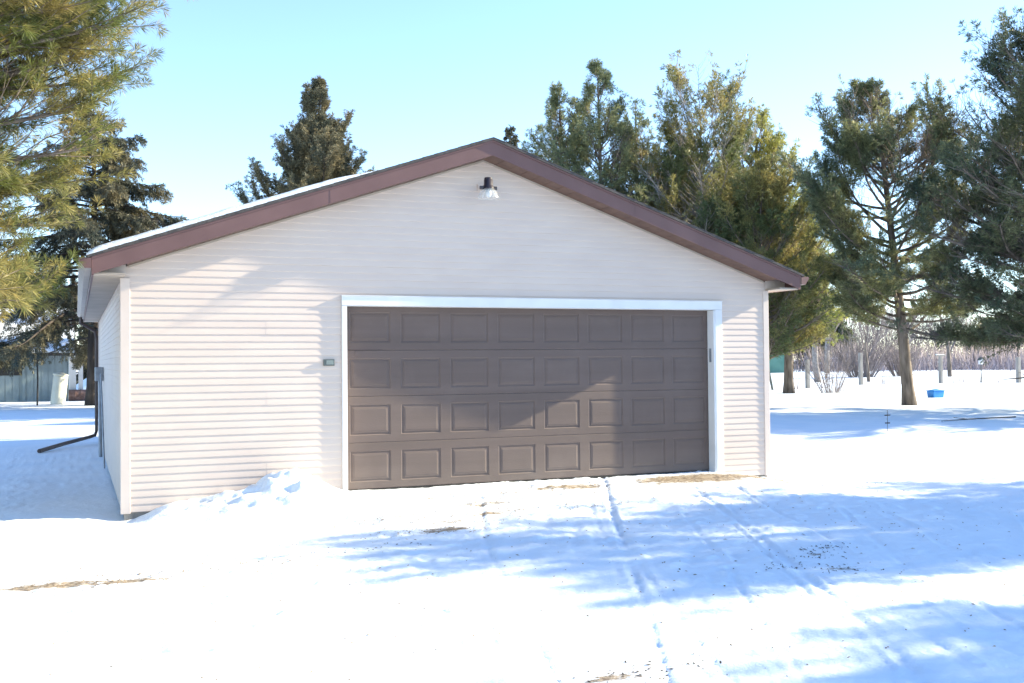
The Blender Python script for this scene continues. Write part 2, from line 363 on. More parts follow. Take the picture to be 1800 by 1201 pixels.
# front siding : clapboard courses with a stepped profile
CH = .0777
def front_wall():
    mb = MB(); rg = random.Random(3)
    def xr_at(z):           # half width of the wall at height z
        if z <= ZT: return XL, XR
        dx = (zfb(XC) + .004 - z)/SL
        return max(XL, XC-dx), min(XR, XC+dx)
    z = ZB; k = 0
    seams = [[.1, 3.9], [1.4], [-.9, 2.9], [-.3, 4.3], [.6, 2.35]]
    while z < 3.99:
        z1 = z+CH
        a0, b0 = xr_at(z); a1, b1 = xr_at(z1)
        if b0-a0 < .05: break
        if b1 < a1: a1 = b1 = XC
        sp = []
        if z1 <= DZ+.105: sp = [(a0, a1, DX0-.055, DX0-.055), (DX1+.1, DX1+.1, b0, b1)]
        else: sp = [(a0, a1, b0, b1)]
        sm = seams[(k//2) % 5]
        for (p0, p1, q0, q1) in sp:
            cuts = [c for c in sm if max(p0, p1)+.3 < c < min(q0, q1)-.3]
            E0 = [p0]+cuts+[q0]; E1 = [p1]+cuts+[q1]
            for i in range(len(E0)-1):
                off = -.0013 if i % 2 else 0.0
                prof = [(-.002, 0), (-.0088, .002), (-.0094, .008), (-.0078, .030), (-.0030, .070), (-.002, CH)]
                ro = rg.uniform(-.0004, .0004)
                pts0 = []; pts1 = []
                for yy, dz in prof:
                    t = dz/CH
                    xa = E0[i]*(1-t)+E1[i]*t; xb = E0[i+1]*(1-t)+E1[i+1]*t
                    if i > 0: xa = E0[i]
                    if i < len(E0)-2: xb = E0[i+1]
                    pts0.append((xa, yy+off+ro, z+dz)); pts1.append((xb, yy+off+ro, z+dz))
                # subdivide along x a little with waviness
                n = max(1, int((E0[i+1]-E0[i])/.5)); rows = []
                for j in range(n+1):
                    t = j/n; w = rg.uniform(-.00025, .00025)
                    rows.append([(a[0]*(1-t)+b[0]*t, a[1]+w, a[2]) for a, b in zip(pts0, pts1)])
                for j in range(n):
                    b_ = len(mb.v); m_ = len(prof); mb.v += rows[j]+rows[j+1]
                    for e in range(m_-1): mb.f.append((b_+e, b_+m_+e, b_+m_+e+1, b_+e+1))
        z = z1; k += 1
    # sheathing behind
    mb.prism_xz([(XL+.01, ZB), (DX0-.05, ZB), (DX0-.05, DZ+.05), (DX1+.05, DZ+.05), (DX1+.05, ZB), (XR-.01, ZB), (XR-.01, ZT), (XC, zfb(XC)+.02), (XL+.01, ZT)], .003, .05)
    return mb
front_wall().build('front_wall', M['siding'], g)
# side and rear walls with the same courses
def side_wall(x, sgn, nm):
    mb = MB(); z = ZB
    while z < ZT-.01:
        prof = [(.002, 0), (.0075, .003), (.0085, .010), (.003, .070), (.002, CH)]
        for (d0, h0), (d1, h1) in zip(prof[:-1], prof[1:]):
            mb.quad((x+sgn*d0, .03, min(z+h0, ZT)), (x+sgn*d0, YB, min(z+h0, ZT)), (x+sgn*d1, YB, min(z+h1, ZT)), (x+sgn*d1, .03, min(z+h1, ZT)))
        z += CH
    mb.box(min(x-sgn*.003, x-sgn*.05), max(x-sgn*.003, x-sgn*.05), .06, YB, ZB, ZT)
    mb.build(nm, M['siding'], g)
side_wall(XL, -1, 'side_wall'); side_wall(XR, 1, 'side_wall')
MB().prism_xz([(XL, ZB), (XR, ZB), (XR, ZT), (XC, ZR-.09), (XL, ZT)], YB+.003, YB+.05).build('rear_wall', M['siding'], g)
MB().box(XL+.012, XR-.012, .012, YB-.012, -.6, ZB-.003).build('foundation', M['concrete'], g)
# corner posts
for x0, x1 in [(XL-.022, XL+.075), (XR-.062, XR+.022)]:
    mb = MB(); mb.box(x0, x1, -.0195, .075, ZB-.012, ZT-.004)
    mb.build('corner_trim', M['trim'], g, bevel=.004)
MB().box(XL-.02, XL+.075, YB-.07, YB+.022, ZB-.012, ZT-.004).build('corner_trim', M['trim'], g)
# J channel under the rakes on the wall
mb = MB()
for s in (-1, 1):
    xe = XL+.06 if s < 0 else XR-.06
    zz = lambda x: zfb(x)+.0015
    mb.prism_xz([(xe, zz(xe)-.022), (XC, zz(XC)-.022), (XC, zz(XC)), (xe, zz(xe))], -.022, -.003)
mb.build('rake_channel', M['soffit'], g)
# roof deck with shingles
mb = MB(); RY0, RY1 = -OV-.028, YB+OV
for s in (-1, 1):
    xe = XC+s*4.40
    t = .028
    mb.prism_xz([(XC, ztop(XC)+.001), (xe, ztop(xe)+.001), (xe, ztop(xe)+t), (XC, ztop(XC)+t)], RY0, RY1)
roof = mb.build('roof', M['shingle'], g)
mb = MB(); rg = random.Random(9)    # ridge cap and shingle butts
for k in range(1, 30):
    for s in (-1, 1):
        x = XC+s*k*.145
        z = ztop(x)+.028
        mb.prism_xz([(x, z), (x-s*.145, z+SL*.145+.0005), (x-s*.145, z+SL*.145+.003), (x, z+.007)], RY0-.002+rg.uniform(-.002, .002), RY1)
mb.build('shingles', M['shingle'], roof)
# snow sheet on the left slope
def roof_snow():
    xs = np.arange(XE0-.05, XC-.62, .04); ys = np.concatenate([np.arange(RY0+.01, 1, .04), np.arange(1.2, RY1, .4)])
    V = []; F = []
    X, Y = np.meshgrid(xs, ys)
    th = .078 + .02*vnoise(X, Y, 2.2, 20) + .012*vnoise(X, Y, 9, 21)
    end = XC-1.0+.35*vnoise(X*0, Y, .9, 22)
    th = th*(1-sstep(-1.1, .0, X-end)) * (1-.0*Y)
    edge = 1-np.exp(-((Y-RY0)/.05)) ; edge2 = 1-np.exp(-((X-XE0+.05)/.05))
    gap = sstep(.30, .02, np.abs(vnoise(X, 0*Y, 1.7, 23)*2-.95)*1.0)
    Z = ZR - SL*np.abs(X-XC) + .034 + th*(.35+.65*edge)*(.3+.7*edge2) - .006
    n = len(xs); V = np.stack([X, Y, Z], -1).reshape(-1, 3)
    i = (np.arange(n-1)[None, :] + (np.arange(len(ys)-1)*n)[:, None]).ravel()
    F = [tuple(f) for f in np.stack([i, i+1, i+1+n, i+n], -1)]
    V = [tuple(v) for v in V]
    b = len(V)
    for j in range(n): V.append((V[j][0], V[j][1], float(ztop(V[j][0]))+.028))
    for j in range(n-1): F.append((j, b+j, b+j+1, j+1))
    link('roof_snow', V, F, M['snow'], roof, smooth=True)
roof_snow()
# rake fascia boards, one each side, lower edge turned back
for s in (-1, 1):
    xe = XC+s*4.36; mb = MB()
    mb.prism_xz([(XC, ztop(XC)-.002), (xe, ztop(xe)-.002), (xe, zfb(xe)), (XC, zfb(XC))], -OV, -OV+.022)
    # seam laps
    for xs_ in ([-.0+(.647 if s < 0 else 3.55)]):
        z0 = zfb(xs_); mb.prism_xz([(xs_, z0), (xs_+s*.9, zfb(xs_+s*.9)), (xs_+s*.9, ztop(xs_+s*.9)-.003), (xs_, ztop(xs_)-.003)], -OV-.0022, -OV-.0003)
    mb.prism_xz([(XC, ztop(XC)+.0), (xe, ztop(xe)+.0), (xe, ztop(xe)-.022), (XC, ztop(XC)-.022)], -OV-.012, -OV-.004)
    mb.build('rake_fascia', M['fascia'], g)
# rake soffit in brown, eave soffit in cream
for s in (-1, 1):
    xe = XC+s*4.02; mb = MB()
    n = 26
    for k in range(n):       # ribbed panels across the rake
        xa = XC+(xe-XC)*k/n; xb = XC+(xe-XC)*(k+1)/n - s*.006
        d = FH-.012
        mb.prism_xz([(xa, ztop(xa)-d), (xb, ztop(xb)-d), (xb, ztop(xb)-d-.008), (xa, ztop(xa)-d-.008)], -OV+.024, -.003)
    mb.build('rake_soffit', M['soffit_brown'], g)
    mb = MB(); a, b = sorted((XC+s*4.345, XC+s*4.04))
    y = -OV+.024
    while y < YB+OV-.02:
        mb.box(a, b, y, y+.094, ZT+.0, ZT+.009); mb.box(a, b, y+.094, y+.1, ZT+.005, ZT+.012); y += .1
    mb.box(a, b, -OV+.022, YB+OV-.02, ZT+.0125, ZT+.02)
    mb.build('eave_soffit', M['soffit'], g); mb = MB(); x_in, x_out = XC+s*4.02, XC+s*4.34
    mb.prism_xz([(x_in, ZT+.022), (x_out, ZT+.022), (x_out, ztop(x_out)-.06), (x_in, ztop(x_in)-.06)], -.026, -.0235)
    mb.build('eave_return', M['trim'], g)
# eave fascia and gutters
for s in (-1, 1):
    xe = XC+s*4.36
    a, b = sorted((xe-s*.02, xe)); MB().box(a, b, -OV+.023, YB+OV, ZT-.004, ztop(xe)-.004).build('eave_fascia', M['fascia'], g)
    mb = MB(); zt = ztop(xe)+.0; D = .118; Hh = .105
    prof = [(0, 0), (0, -Hh), (.062, -Hh), (.082, -Hh+.03), (.105, -.045), (D, -.032), (D, 0), (D-.012, 0), (D-.012, -.004), (D-.003, -.006), (D-.003, -.03), (.10, -.043), (.077, -Hh+.03), (.06, -Hh+.003), (.003, -Hh+.003), (.003, 0)]
    pr = [(xe+s*(p+.003), zt+q-.012) for p, q in prof]
    if s < 0: pr = pr[::-1]
    n = len(pr); y0, y1 = -OV-.012, YB+OV
    vs = [(x, y0, z) for x, z in pr]+[(x, y1, z) for x, z in pr]
    mb.add(vs, [(i, (i+1) % n, (i+1) % n+n, i+n) for i in range(n)])
    gt = mb.build('gutter', M['gutter'], g)
    cp = [(xe+s*(p+.003), zt+q-.012) for p, q in prof[:7]]
    if s > 0: cp = [(x, z) for x, z in cp]
    MB().prism_xz(cp, y0-.004, y0-.0005).build('end_cap', M['fascia'], gt)
    MB().prism_xz(cp, y1+.0005, y1+.004).build('end_cap', M['fascia'], gt)
    if s < 0:
        for k in range(9):
            y = .3+k*1.35; MB().box(xe-.115, xe-.004, y, y+.03, zt-.016, zt-.0125).build('hanger', M['gutter'], gt)
# downspout at the rear left corner with its extension on the snow
xg = XE0-.06
mb = MB()
def rtube(mb, pts, w, h):
    mb.tube(pts, [w]*len(pts), 4)
ds = MB().tube([(xg, YB-.6, ZT+.06), (xg, YB-.6, ZT-.05), (XL-.09, YB-.58, ZT-.22), (XL-.065, YB-.55, ZT-.35), (XL-.065, YB-.55, .12), (XL-.09, YB-.6, .03), (XL-.25, YB-.75, -.01)], .036, 6)
ds.tube([(XL-.2, YB-.7, -.0), (-3.05, 10.3, -.05), (-3.45, 9.1, -.085)], [.036, .038, .04], 6)
ds.build('downspout', M['downspout'], g)
# door casing and jambs
CY = -.036
mb = MB()
cw = .058
mb.box(DX0-cw, DX0, CY, .0, -.03, DZ-.001).build('door_casing', M['white'], g, bevel=.003)
MB().box(DX1+.012, DX1+.118, CY, .0, -.03, DZ-.001).build('door_casing', M['white'], g, bevel=.003)
MB().box(DX0-cw, DX1+.118, CY-.002, .0, DZ+.001, DZ+.108).box(DX0-cw-.006, DX1+.124, CY-.016, .0, DZ+.1085, DZ+.116).build('header_casing', M['white'], g, bevel=.002)
mb = MB(); mb.box(DX0-.05, DX0-.001, .0015, .175, -.06, DZ-.004); mb.box(DX1+.001, DX1+.05, .0015, .175, -.06, DZ-.004); mb.box(DX0-.05, DX1+.05, .0015, .175, DZ-.002, DZ+.04)
mb.box(DX1-.012, DX1+.0115, CY+.006, .118, -.04, DZ-.006)   # stop moulding on the right jamb
jm = mb.build('door_jamb', M['white'], g, bevel=.002)
MB().box(DX1-.0155, DX1-.0125, .03, .075, 1.42, 1.60).build('strike_plate', M['galv'], jm)
# overhead door : four sections of eight raised panels
DY = .128
door = MB().box(DX0+.002, DX1-.014, DY-.012, DY+.03, -.045, -.003).build('garage_door', M['seal'], g)
def section(k):
    mb = MB(); Hs = 2.134/4; z0 = k*Hs+.001; z1 = (k+1)*Hs-.001
    W = (DX1-DX0)/8; x_a, x_b = DX0-.03, DX1+.03
    pw, ph = .485, .352
    xs = [x_a]; 
    def V(x, z, d): return (x, DY+d, z)
    pz0 = z0+.085; pz1 = pz0+ph
    # horizontal rails
    mb.quad(V(x_a, z0+.006, 0), V(x_b, z0+.006, 0), V(x_b, pz0, 0), V(x_a, pz0, 0))
    mb.quad(V(x_a, pz1, 0), V(x_b, pz1, 0), V(x_b, z1-.006, 0), V(x_a, z1-.006, 0))
    mb.quad(V(x_a, z1-.006, 0), V(x_b, z1-.006, 0), V(x_b, z1, .005), V(x_a, z1, .005))
    mb.quad(V(x_a, z0, .004), V(x_b, z0, .004), V(x_b, z0+.006, 0), V(x_a, z0+.006, 0))
    mb.quad(V(x_a, z0, .03), V(x_b, z0, .03), V(x_b, z0, .004), V(x_a, z0, .004))
    mb.quad(V(x_a, z1, .005), V(x_b, z1, .005), V(x_b, z1+.0005, .03), V(x_a, z1+.0005, .03))
    prev = x_a
    for i in range(8):
        cx = DX0+(i+.5)*W+.003; a, b = cx-pw/2, cx+pw/2
        mb.quad(V(prev, pz0, 0), V(a, pz0, 0), V(a, pz1, 0), V(prev, pz1, 0)); prev = b
        rings = [(0, 0), (.007, .0085), (.026, .0095), (.032, .0035), (.044, .0025), (.052, .0005)]
        R = [[V(a+o, pz0+o, d), V(b-o, pz0+o, d), V(b-o, pz1-o, d), V(a+o, pz1-o, d)] for o, d in rings]
        for r0, r1 in zip(R[:-1], R[1:]):
            for e in range(4): mb.quad(r0[e], r0[(e+1) % 4], r1[(e+1) % 4], r1[e])
        mb.quad(*R[-1])
    mb.quad(V(prev, pz0, 0), V(x_b, pz0, 0), V(x_b, pz1, 0), V(prev, pz1, 0))
    mb.quad(V(x_a, z0, .031), V(x_b, z0, .031), V(x_b, z1, .031), V(x_a, z1, .031))
    return mb.build('door_section', M['door'], door)
for k in range(4): section(k)
MB().box(DX0+.004, DX0+.44, DY-.004, DY-.0005, 1.6025, 1.6065).box(DX0+.13, DX0+.20, DY-.006, DY-.0005, 1.53, 1.585).build('door_bracket', M['door'], door)

# yard light under the gable peak
LX, LZ = 1.63, 3.485
t = empty('barn_light', (LX, 0, LZ), 'dark headed yard light with clear dome shade under the gable peak', 'light')
MB().lathe((LX, -.29, LZ), [(0, .125), (.042, .123), (.047, .115), (.047, .10), (.052, .098), (.052, .035), (.058, .03), (.066, .0), (.075, -.01), (0, -.012)], 20).build('lamp_head', M['lamp_dark'], t, True)
mb = MB(); mb.tube([(LX, -.02, LZ+.03), (LX, -.14, LZ+.045), (LX, -.25, LZ+.035)], .018, 8); mb.box(LX-.03, LX+.03, -.03, -.010, LZ+.0, LZ+.09)
mb.build('wall_arm', M['trim'], t)
for s in (-1, 1): MB().box(min(LX+s*.055, LX+s*.105), max(LX+s*.055, LX+s*.105), -.305, -.275, LZ-.018, LZ+.022).build('shade_clip', M['lamp_dark'], t)
prof = [(.072, -.008), (.09, -.03), (.108, -.06), (.122, -.095), (.128, -.115), (.128, -.125), (.122, -.125), (.118, -.1), (.10, -.06), (.066, -.012)]
MB().lathe((LX, -.29, LZ), prof, 32).build('lamp_shade', M['shade'], t, True)
MB().lathe((LX, -.29, LZ), [(0, -.012), (.025, -.015), (.036, -.05), (.034, -.085), (.02, -.105), (0, -.11)], 16).build('bulb', M['white'], t, True)

# small plaque beside the door
px0, px1, pz0, pz1 = -.268, -.145, 1.425, 1.497
t = empty('wall_plaque', ((px0+px1)/2, -.015, (pz0+pz1)/2), 'small dark rectangular plate on the siding left of the door', 'plaque')
MB().box(px0, px1, -.034, -.012, pz0, pz1).build('plate', M['plaque'], t, bevel=.003)
mb = MB()
mb.box(px0+.030, px1-.012, -.0365, -.0345, pz0+.014, pz1-.010)
mb.build('faceplate', M['plaque_face'], t)

# meter box and conduit on the left side wall
t = empty('electric_box', (XL-.05, 7.8, -.1), 'blue grey utility box with conduits on the left garage side wall', 'utility box')
MB().box(XL-.15, XL-.016, 7.7, 8.05, 1.18, 1.42).build('box', M['galv'], t, bevel=.01)
mb = MB(); mb.tube([(XL-.07, 7.88, 1.18), (XL-.06, 7.88, -.15)], .03, 8); mb.tube([(XL-.06, 7.5, 1.3), (XL-.05, 7.2, .9), (XL-.05, 6.6, .5), (XL-.05, 5.6, -.12)], .014, 6)
mb.build('conduit', M['galv'], t)

# ------------------------------------------------------------------ trees
def needles(P, D, k, ln, w, spread, rng):
    n = len(P)
    P = np.repeat(P, k, 0); D = np.repeat(D, k, 0)
    R = rng.normal(size=P.shape); R /= np.linalg.norm(R, axis=1, keepdims=True)
    d = D + spread*R; d /= np.linalg.norm(d, axis=1, keepdims=True)
    l = ln*rng.uniform(.6, 1.15, (len(P), 1))
    s = np.cross(d, rng.normal(size=P.shape)); s /= np.linalg.norm(s, axis=1, keepdims=True)
    ww = w*rng.uniform(.6, 1.3, (len(P), 1))
    base = P + R*ln*.08
    tip = base + d*l; tip[:, 2] -= .06*l[:, 0]
    mid = base + d*l*.55
    V = np.empty((len(P), 4, 3)); V[:, 0] = base; V[:, 1] = mid+s*ww*.5; V[:, 2] = tip; V[:, 3] = mid-s*ww*.5
    F = np.arange(len(P)*4).reshape(-1, 4)
    return V.reshape(-1, 3), F

def nrm(v): return v/np.linalg.norm(v)

def conifer(seed, root, x, y, H, prof, mats, zb=1.6, nb=90, tw=9, tuft=3, k=9, ln=.16, w=.02, spread=.9, elev=(.55, .0), curve=.25,
            trunk_r=.17, lean=(0, 0), style='pine', bark='bark', gaps=0.15, tsp=1.0, amask=None, multi=None, bend=None, whorl=.0, clump=.0, cut=-.12, tpow=.92, wob=.12, evar=.15):
    """prof(t) -> crown radius at t (0 at crown base, 1 at the tip)"""
    rng = np.random.RandomState(seed); rr = random.Random(seed)
    base = np.array([x, y, float(gz(x, y))-.08])
    def tr(z):   # trunk centre at height z above base
        t = z/H; o = np.array([lean[0]*t+.06*sin(3*t+seed), lean[1]*t+.05*cos(4*t+seed), z])
        if bend: o[0] += bend(t)
        return base+o
    tm = MB()
    zs = np.linspace(0, H, 16)
    def trr(z): return trunk_r*((1-z/H)**.85)+.012 + .30*trunk_r*math.exp(-z/.22)
    tm.tube([tr(z) for z in zs], [trr(z) for z in zs], 10 if trunk_r*1 > .1 else 7)
    P = []; D = []
    ga = 2.39996
    for i in range(nb):
        t = ((i+.5)/nb)**tpow
        if whorl: t = min(.995, (math.floor(t/whorl)+rr.uniform(.35, .65))*whorl)
        z = zb + (H-zb)*t
        a = i*ga + rr.uniform(-.5, .5)
        L = prof(t)*rr.uniform(.62, 1.12)
        if amask:
            L *= amask(a % (2*pi), t)
        if L < .12 or rr.random() < gaps*.4 or (t > .8 and style == 'pine' and rr.random() < .55): continue
        e = elev[0]*t + elev[1]*(1-t) + rr.uniform(-evar, evar)
        p = tr(z).copy(); n = 8; pts = [p.copy()]; dirs = []
        aa = a
        for j in range(n):
            s = (j+.5)/n
            if style == 'spruce': ee = e - .5*math.sin(s*pi*.7) + .55*max(0, s-.55)
            else: ee = e + curve*(s-.2)*2
            aa += rr.uniform(-wob, wob)
            d = np.array([cos(aa)*cos(ee), sin(aa)*cos(ee), sin(ee)])
            p = p + d*L/n; pts.append(p.copy()); dirs.append(d)
        r0 = min(trr(z)*.5, .012+.014*L)
        tm.tube(pts, [r0*(1-.85*j/n)+.002 for j in range(n+1)], 5, cap=False)
        # secondary twigs
        nt = max(3, int(tw*(.4+.6*L/1.5)))
        for j in range(nt):
            s = .22+.78*(j+rr.random())/nt
            if style == 'pine' and s < .3 and rr.random() < .5: continue
            f = s*n; j0 = min(n-1, int(f)); q = pts[j0] + (pts[j0+1]-pts[j0])*(f-j0)
            d = dirs[j0]; side = 1 if j % 2 else -1
            if style == 'spruce':
                h = nrm(d*.55 + side*np.array([-sin(aa), cos(aa), 0])*rr.uniform(.3, .9) + np.array([0, 0, rr.uniform(-.75, .05)]))
                tl = L*.30*(1-.55*s)*rr.uniform(.6, 1.3)+.14
                drop = .55
            else:
                h = nrm(d*.8 + side*np.array([-sin(aa), cos(aa), 0])*rr.uniform(.4, 1.0) + np.array([0, 0, rr.uniform(-.15, .5)]))
                tl = L*.36*(1-.6*s)*rr.uniform(.6, 1.25)+.12
                drop = -.25
            nn = max(2, int(round(tuft*(.5+tl))))
            qq = q.copy(); tp = [q.copy()]
            for m_ in range(nn):
                h = nrm(h + np.array([rr.uniform(-.2, .2), rr.uniform(-.2, .2), -drop/nn*.9+rr.uniform(-.1, .1)]))
                qq = qq + h*tl/nn; tp.append(qq.copy()); P.append(qq.copy()); D.append(h)
                if style == 'pine' and m_ == nn-1:
                    for _ in range(2):
                        h2 = nrm(h + rng.normal(size=3)*.7); P.append(qq + h2*ln*.6); D.append(h2)
            if tl > .3: tm.tube([tp[0], tp[len(tp)//2], tp[-1]], [.008, .006, .003], 3, cap=False)
        P.append(pts[-1].copy()); D.append(dirs[-1])
    # leader
    for m_ in range(6):
        P.append(tr(H-.09*m_)); D.append(np.array([0, 0, 1.]))
    P = np.array(P); D = np.array(D)
    if clump:    # thin the crown where a coarse noise is low so that sky shows between clumps
        nse = vnoise(P[:, 0]+P[:, 2]*.37, P[:, 1]+P[:, 2]*1.31, 1/clump, seed % 50)+.5*vnoise(P[:, 2], P[:, 0]-P[:, 1], 1/clump, seed % 31)
        keep = nse > cut + rng.uniform(-.10, .10, len(P))
        P = P[keep]; D = D[keep]
    V, F = needles(P, D, k, ln, w, spread, rng)
    tm.build('trunk', M[bark], root, smooth=True)
    link('crown', V, F, M[mats], root)
    return len(F)

def pprof(R, top=.25, low=.75, pk=.35):
    def f(t):
        if t < pk: return R*(low+(1-low)*math.sin(t/pk*pi/2))
        u = (t-pk)/(1-pk); return R*(top+(1-top)*(1-u**1.5)) * (1 if u < .93 else (1-u)/.07*.6+.4)
    return f
def sprof(R, p=.85, lo=.8):
    return lambda t: R*((1-t)**p)*(lo+(1-lo)*min(1, t/.12))+.12

tot = 0
def T(name, x, y, label, cat, group=None, **kw):
    global tot
    r = empty(name, (x, y, -.15), label, cat, group)
    tot += conifer(root=r, x=x, y=y, **kw)
    return r
GRP = 'tall evergreens standing round the garage'
# near pine at the left edge
def near_prof(t):
    return 3.35+3.7*t if t < .15 else (3.9+.75*(t-.15) if t < .45 else 4.6*(1-(t-.45)*1.5)+.2)
T('pine_tree', -6.7, -1.0, 'near yellow green long needled pine overhanging from the left frame edge', 'pine tree', GRP, seed=5, H=9.0, prof=near_prof, mats='pine_near',
  tpow=1.35, zb=2.1, nb=330, tw=32, tuft=7, k=27, ln=.105, w=.0062, spread=.85, elev=(.5, .0), curve=.10, trunk_r=.19, gaps=.2, clump=.55, cut=-.28,
  amask=lambda a, t: 1.0 if (a < 1.1 or a > 5.2) and t < .62 else .4)
# spruces on the left and behind
T('spruce_tree', -2.2, 34.1, 'dark drooping spruce behind the left eave with trunk beside the downspout', 'spruce tree', GRP, seed=12, H=12.6, prof=sprof(5.5, .75), mats='spruce',
  zb=2.6, nb=130, tw=26, tuft=6, k=13, ln=.15, w=.026, spread=.85, elev=(.55, .02), clump=1.1, style='spruce', trunk_r=.24, bark='bark_dark', gaps=.3)
T('spruce_tree', -9.0, 40.0, 'dark spruce at the left frame edge beyond the near pine', 'spruce tree', GRP, seed=14, H=13.0, prof=sprof(4.8, .8), mats='spruce',
  zb=2.8, nb=110, tw=22, tuft=6, k=8, ln=.18, w=.045, spread=.85, elev=(.5, .0), clump=1.1, style='spruce', trunk_r=.24, bark='bark_dark', gaps=.3)
T('spruce_tree', 5.33, 26.0, 'olive brown pointed spruce rising over the snowy left roof slope', 'spruce tree', GRP, seed=22, H=11.6, prof=lambda t: 5.0*((1-t)**.85)*(.78+.22*sin(t*38))+.15, mats='spruce_olive',
  zb=2.2, nb=230, tw=24, tuft=5, k=13, ln=.13, w=.02, spread=.9, elev=(1.0, .1), evar=.22, style='pine', curve=.34, trunk_r=.2, bark='bark_dark', gaps=.3)
T('spruce_tree', 11.5, 41.8, 'barely showing spruce tip just above the left roof slope', 'spruce tree', GRP, seed=23, H=11.9, prof=sprof(2.6), mats='spruce_olive',
  zb=2.0, nb=110, tw=10, tuft=4, k=7, ln=.15, w=.04, style='spruce', elev=(.6, .0), trunk_r=.15, bark='bark_dark')
T('spruce_tree', 18.1, 39.1, 'small narrow spruce tip just right of the roof peak', 'spruce tree', GRP, seed=24, H=14.0, prof=sprof(3.0, .95), mats='spruce',
  zb=2.0, nb=130, tw=18, tuft=5, k=8, ln=.15, w=.04, style='spruce', elev=(.6, .0), trunk_r=.17, bark='bark_dark')
# white pines behind the right roof slope
PK = dict(tpow=1.15, wob=.2, evar=.25, zb=2.0, k=13, ln=.17, w=.021, spread=.8, elev=(.95, .12), curve=.32, clump=.55, cut=-.06)
T('pine_tree', 15.0, 26.3, 'blue green pine with the leftmost spire above the right roof slope', 'pine tree', GRP, seed=31, H=12.6, prof=sprof(4.6, .85), mats='pine_green', nb=150, tw=15, tuft=4, trunk_r=.17, **PK)
T('pine_tree', 15.6, 24.0, 'blue green pine with tall thin spire second from the roof peak', 'pine tree', GRP, seed=32, H=12.9, prof=sprof(4.8, .9), mats='pine_green', nb=150, tw=15, tuft=4, trunk_r=.17, **PK)
T('pine_tree', 18.4, 26.0, 'green pine with low pointed top between the spires and the round topped pine', 'pine tree', GRP, seed=33, H=12.2, prof=sprof(4.6, .85), mats='pine_green', nb=150, tw=15, tuft=4, trunk_r=.17, **PK)
T('pine_tree', 19.2, 22.4, 'tall round topped pine with olive lower boughs behind the right roof slope', 'pine tree', GRP, seed=34, H=11.0, prof=lambda t: (3.6 if t < .55 else 3.6-(t-.55)*2.2 if t < .8 else 3.0)*(1 if t < .9 else (1-t)/.1*.5+.5), mats='pine_olive', nb=170, tw=19, tuft=4, trunk_r=.17, bark='bark_pale', **PK)
T('pine_tree', 23.2, 24.6, 'golden olive pine standing right of the round topped pine', 'pine tree', GRP, seed=35, H=11.2, prof=sprof(4.6, .55), mats='pine_yellow', nb=170, tw=17, tuft=4, trunk_r=.17, **PK)
T('pine_tree', 21.6, 27.5, 'green pine hidden mostly behind the round topped pine', 'pine tree', GRP, seed=38, H=11.0, prof=sprof(4.4, .6), mats='pine_olive', nb=150, tw=16, tuft=4, trunk_r=.17, **PK)
T('pine_tree', 19.6, 19.4, 'lower green pine filling the gap above the right eave', 'pine tree', GRP, seed=36, H=8.4, prof=sprof(3.3, .6), mats='pine_olive', nb=150, tw=16, tuft=4, trunk_r=.13, **{**PK, 'zb': 1.6})
T('pine_tree', 28.6, 29.7, 'light yellow green pine with short crooked trunk right of the garage corner', 'pine tree', GRP, seed=37, H=9.6, prof=pprof(3.2, .15, .8, .3), mats='pine_yellow', nb=150, tw=17, tuft=4, trunk_r=.24,
  **{**PK, 'zb': 2.6, 'elev': (.9, -.05)})
def fprof(t):
    return 4.5*(.75+.25*min(1, t/.2)) if t < .45 else (4.5-(t-.45)*8.4 if t < .78 else 1.75-(t-.78)*5.5)
T('pine_tree', 23.3, 16.3, 'open crowned pine with bare leaning trunk in front of the posts', 'pine tree', GRP, seed=46, H=10.9, prof=fprof, mats='pine_green', nb=96, tw=32, tuft=6, trunk_r=.20, bark='bark',
  **{**PK, 'zb': 2.5, 'elev': (.85, .02), 'wob': .28, 'evar': .38, 'curve': .36, 'lean': (-.9, .2), 'gaps': .3, 'clump': .9, 'cut': -.11, 'tpow': 1.0, 'ln': .16, 'w': .019, 'k': 14})
T('pine_tree', 24.4, 9.6, 'dark dense pine reaching in from the right frame edge', 'pine tree', GRP, seed=41, H=10.9, prof=pprof(5.5, .25, .9, .3), mats='pine_dark', nb=230, tw=28, tuft=5, trunk_r=.27,
  **{**PK, 'zb': 2.6, 'elev': (.8, -.12), 'wob': .25, 'evar': .32, 'ln': .15, 'w': .017, 'clump': .8, 'cut': -.02, 'k': 15})
# pines beyond the right edge whose shadows cross the drive
T('pine_tree', 18.0, -5.5, 'green pine standing to the right of the drive outside the photo', 'pine tree', GRP, seed=51, H=7.5, prof=lambda t: 2.9 if t < .45 else (2.9-(t-.45)*2.5 if t < .9 else 1.76*(1-t)/.1), mats='pine_green', nb=170, tw=16, tuft=4, trunk_r=.2, **{**PK, 'zb': .8, 'clump': .7, 'cut': -.2, 'tpow': .9, 'elev': (.4, .0), 'curve': .1})
T('pine_tree', 17.5, -9.95, 'green pine nearest the camera to the right of the drive outside the photo', 'pine tree', GRP, seed=52, H=7.6, prof=lambda t: 2.0 if t < .9 else 2.0*(1-t)/.1, mats='pine_green', nb=130, tw=14, tuft=4, trunk_r=.2, **{**PK, 'zb': .8, 'clump': .7, 'cut': -.2, 'tpow': .9, 'elev': (.4, .0), 'curve': .1})
print('needles', tot)

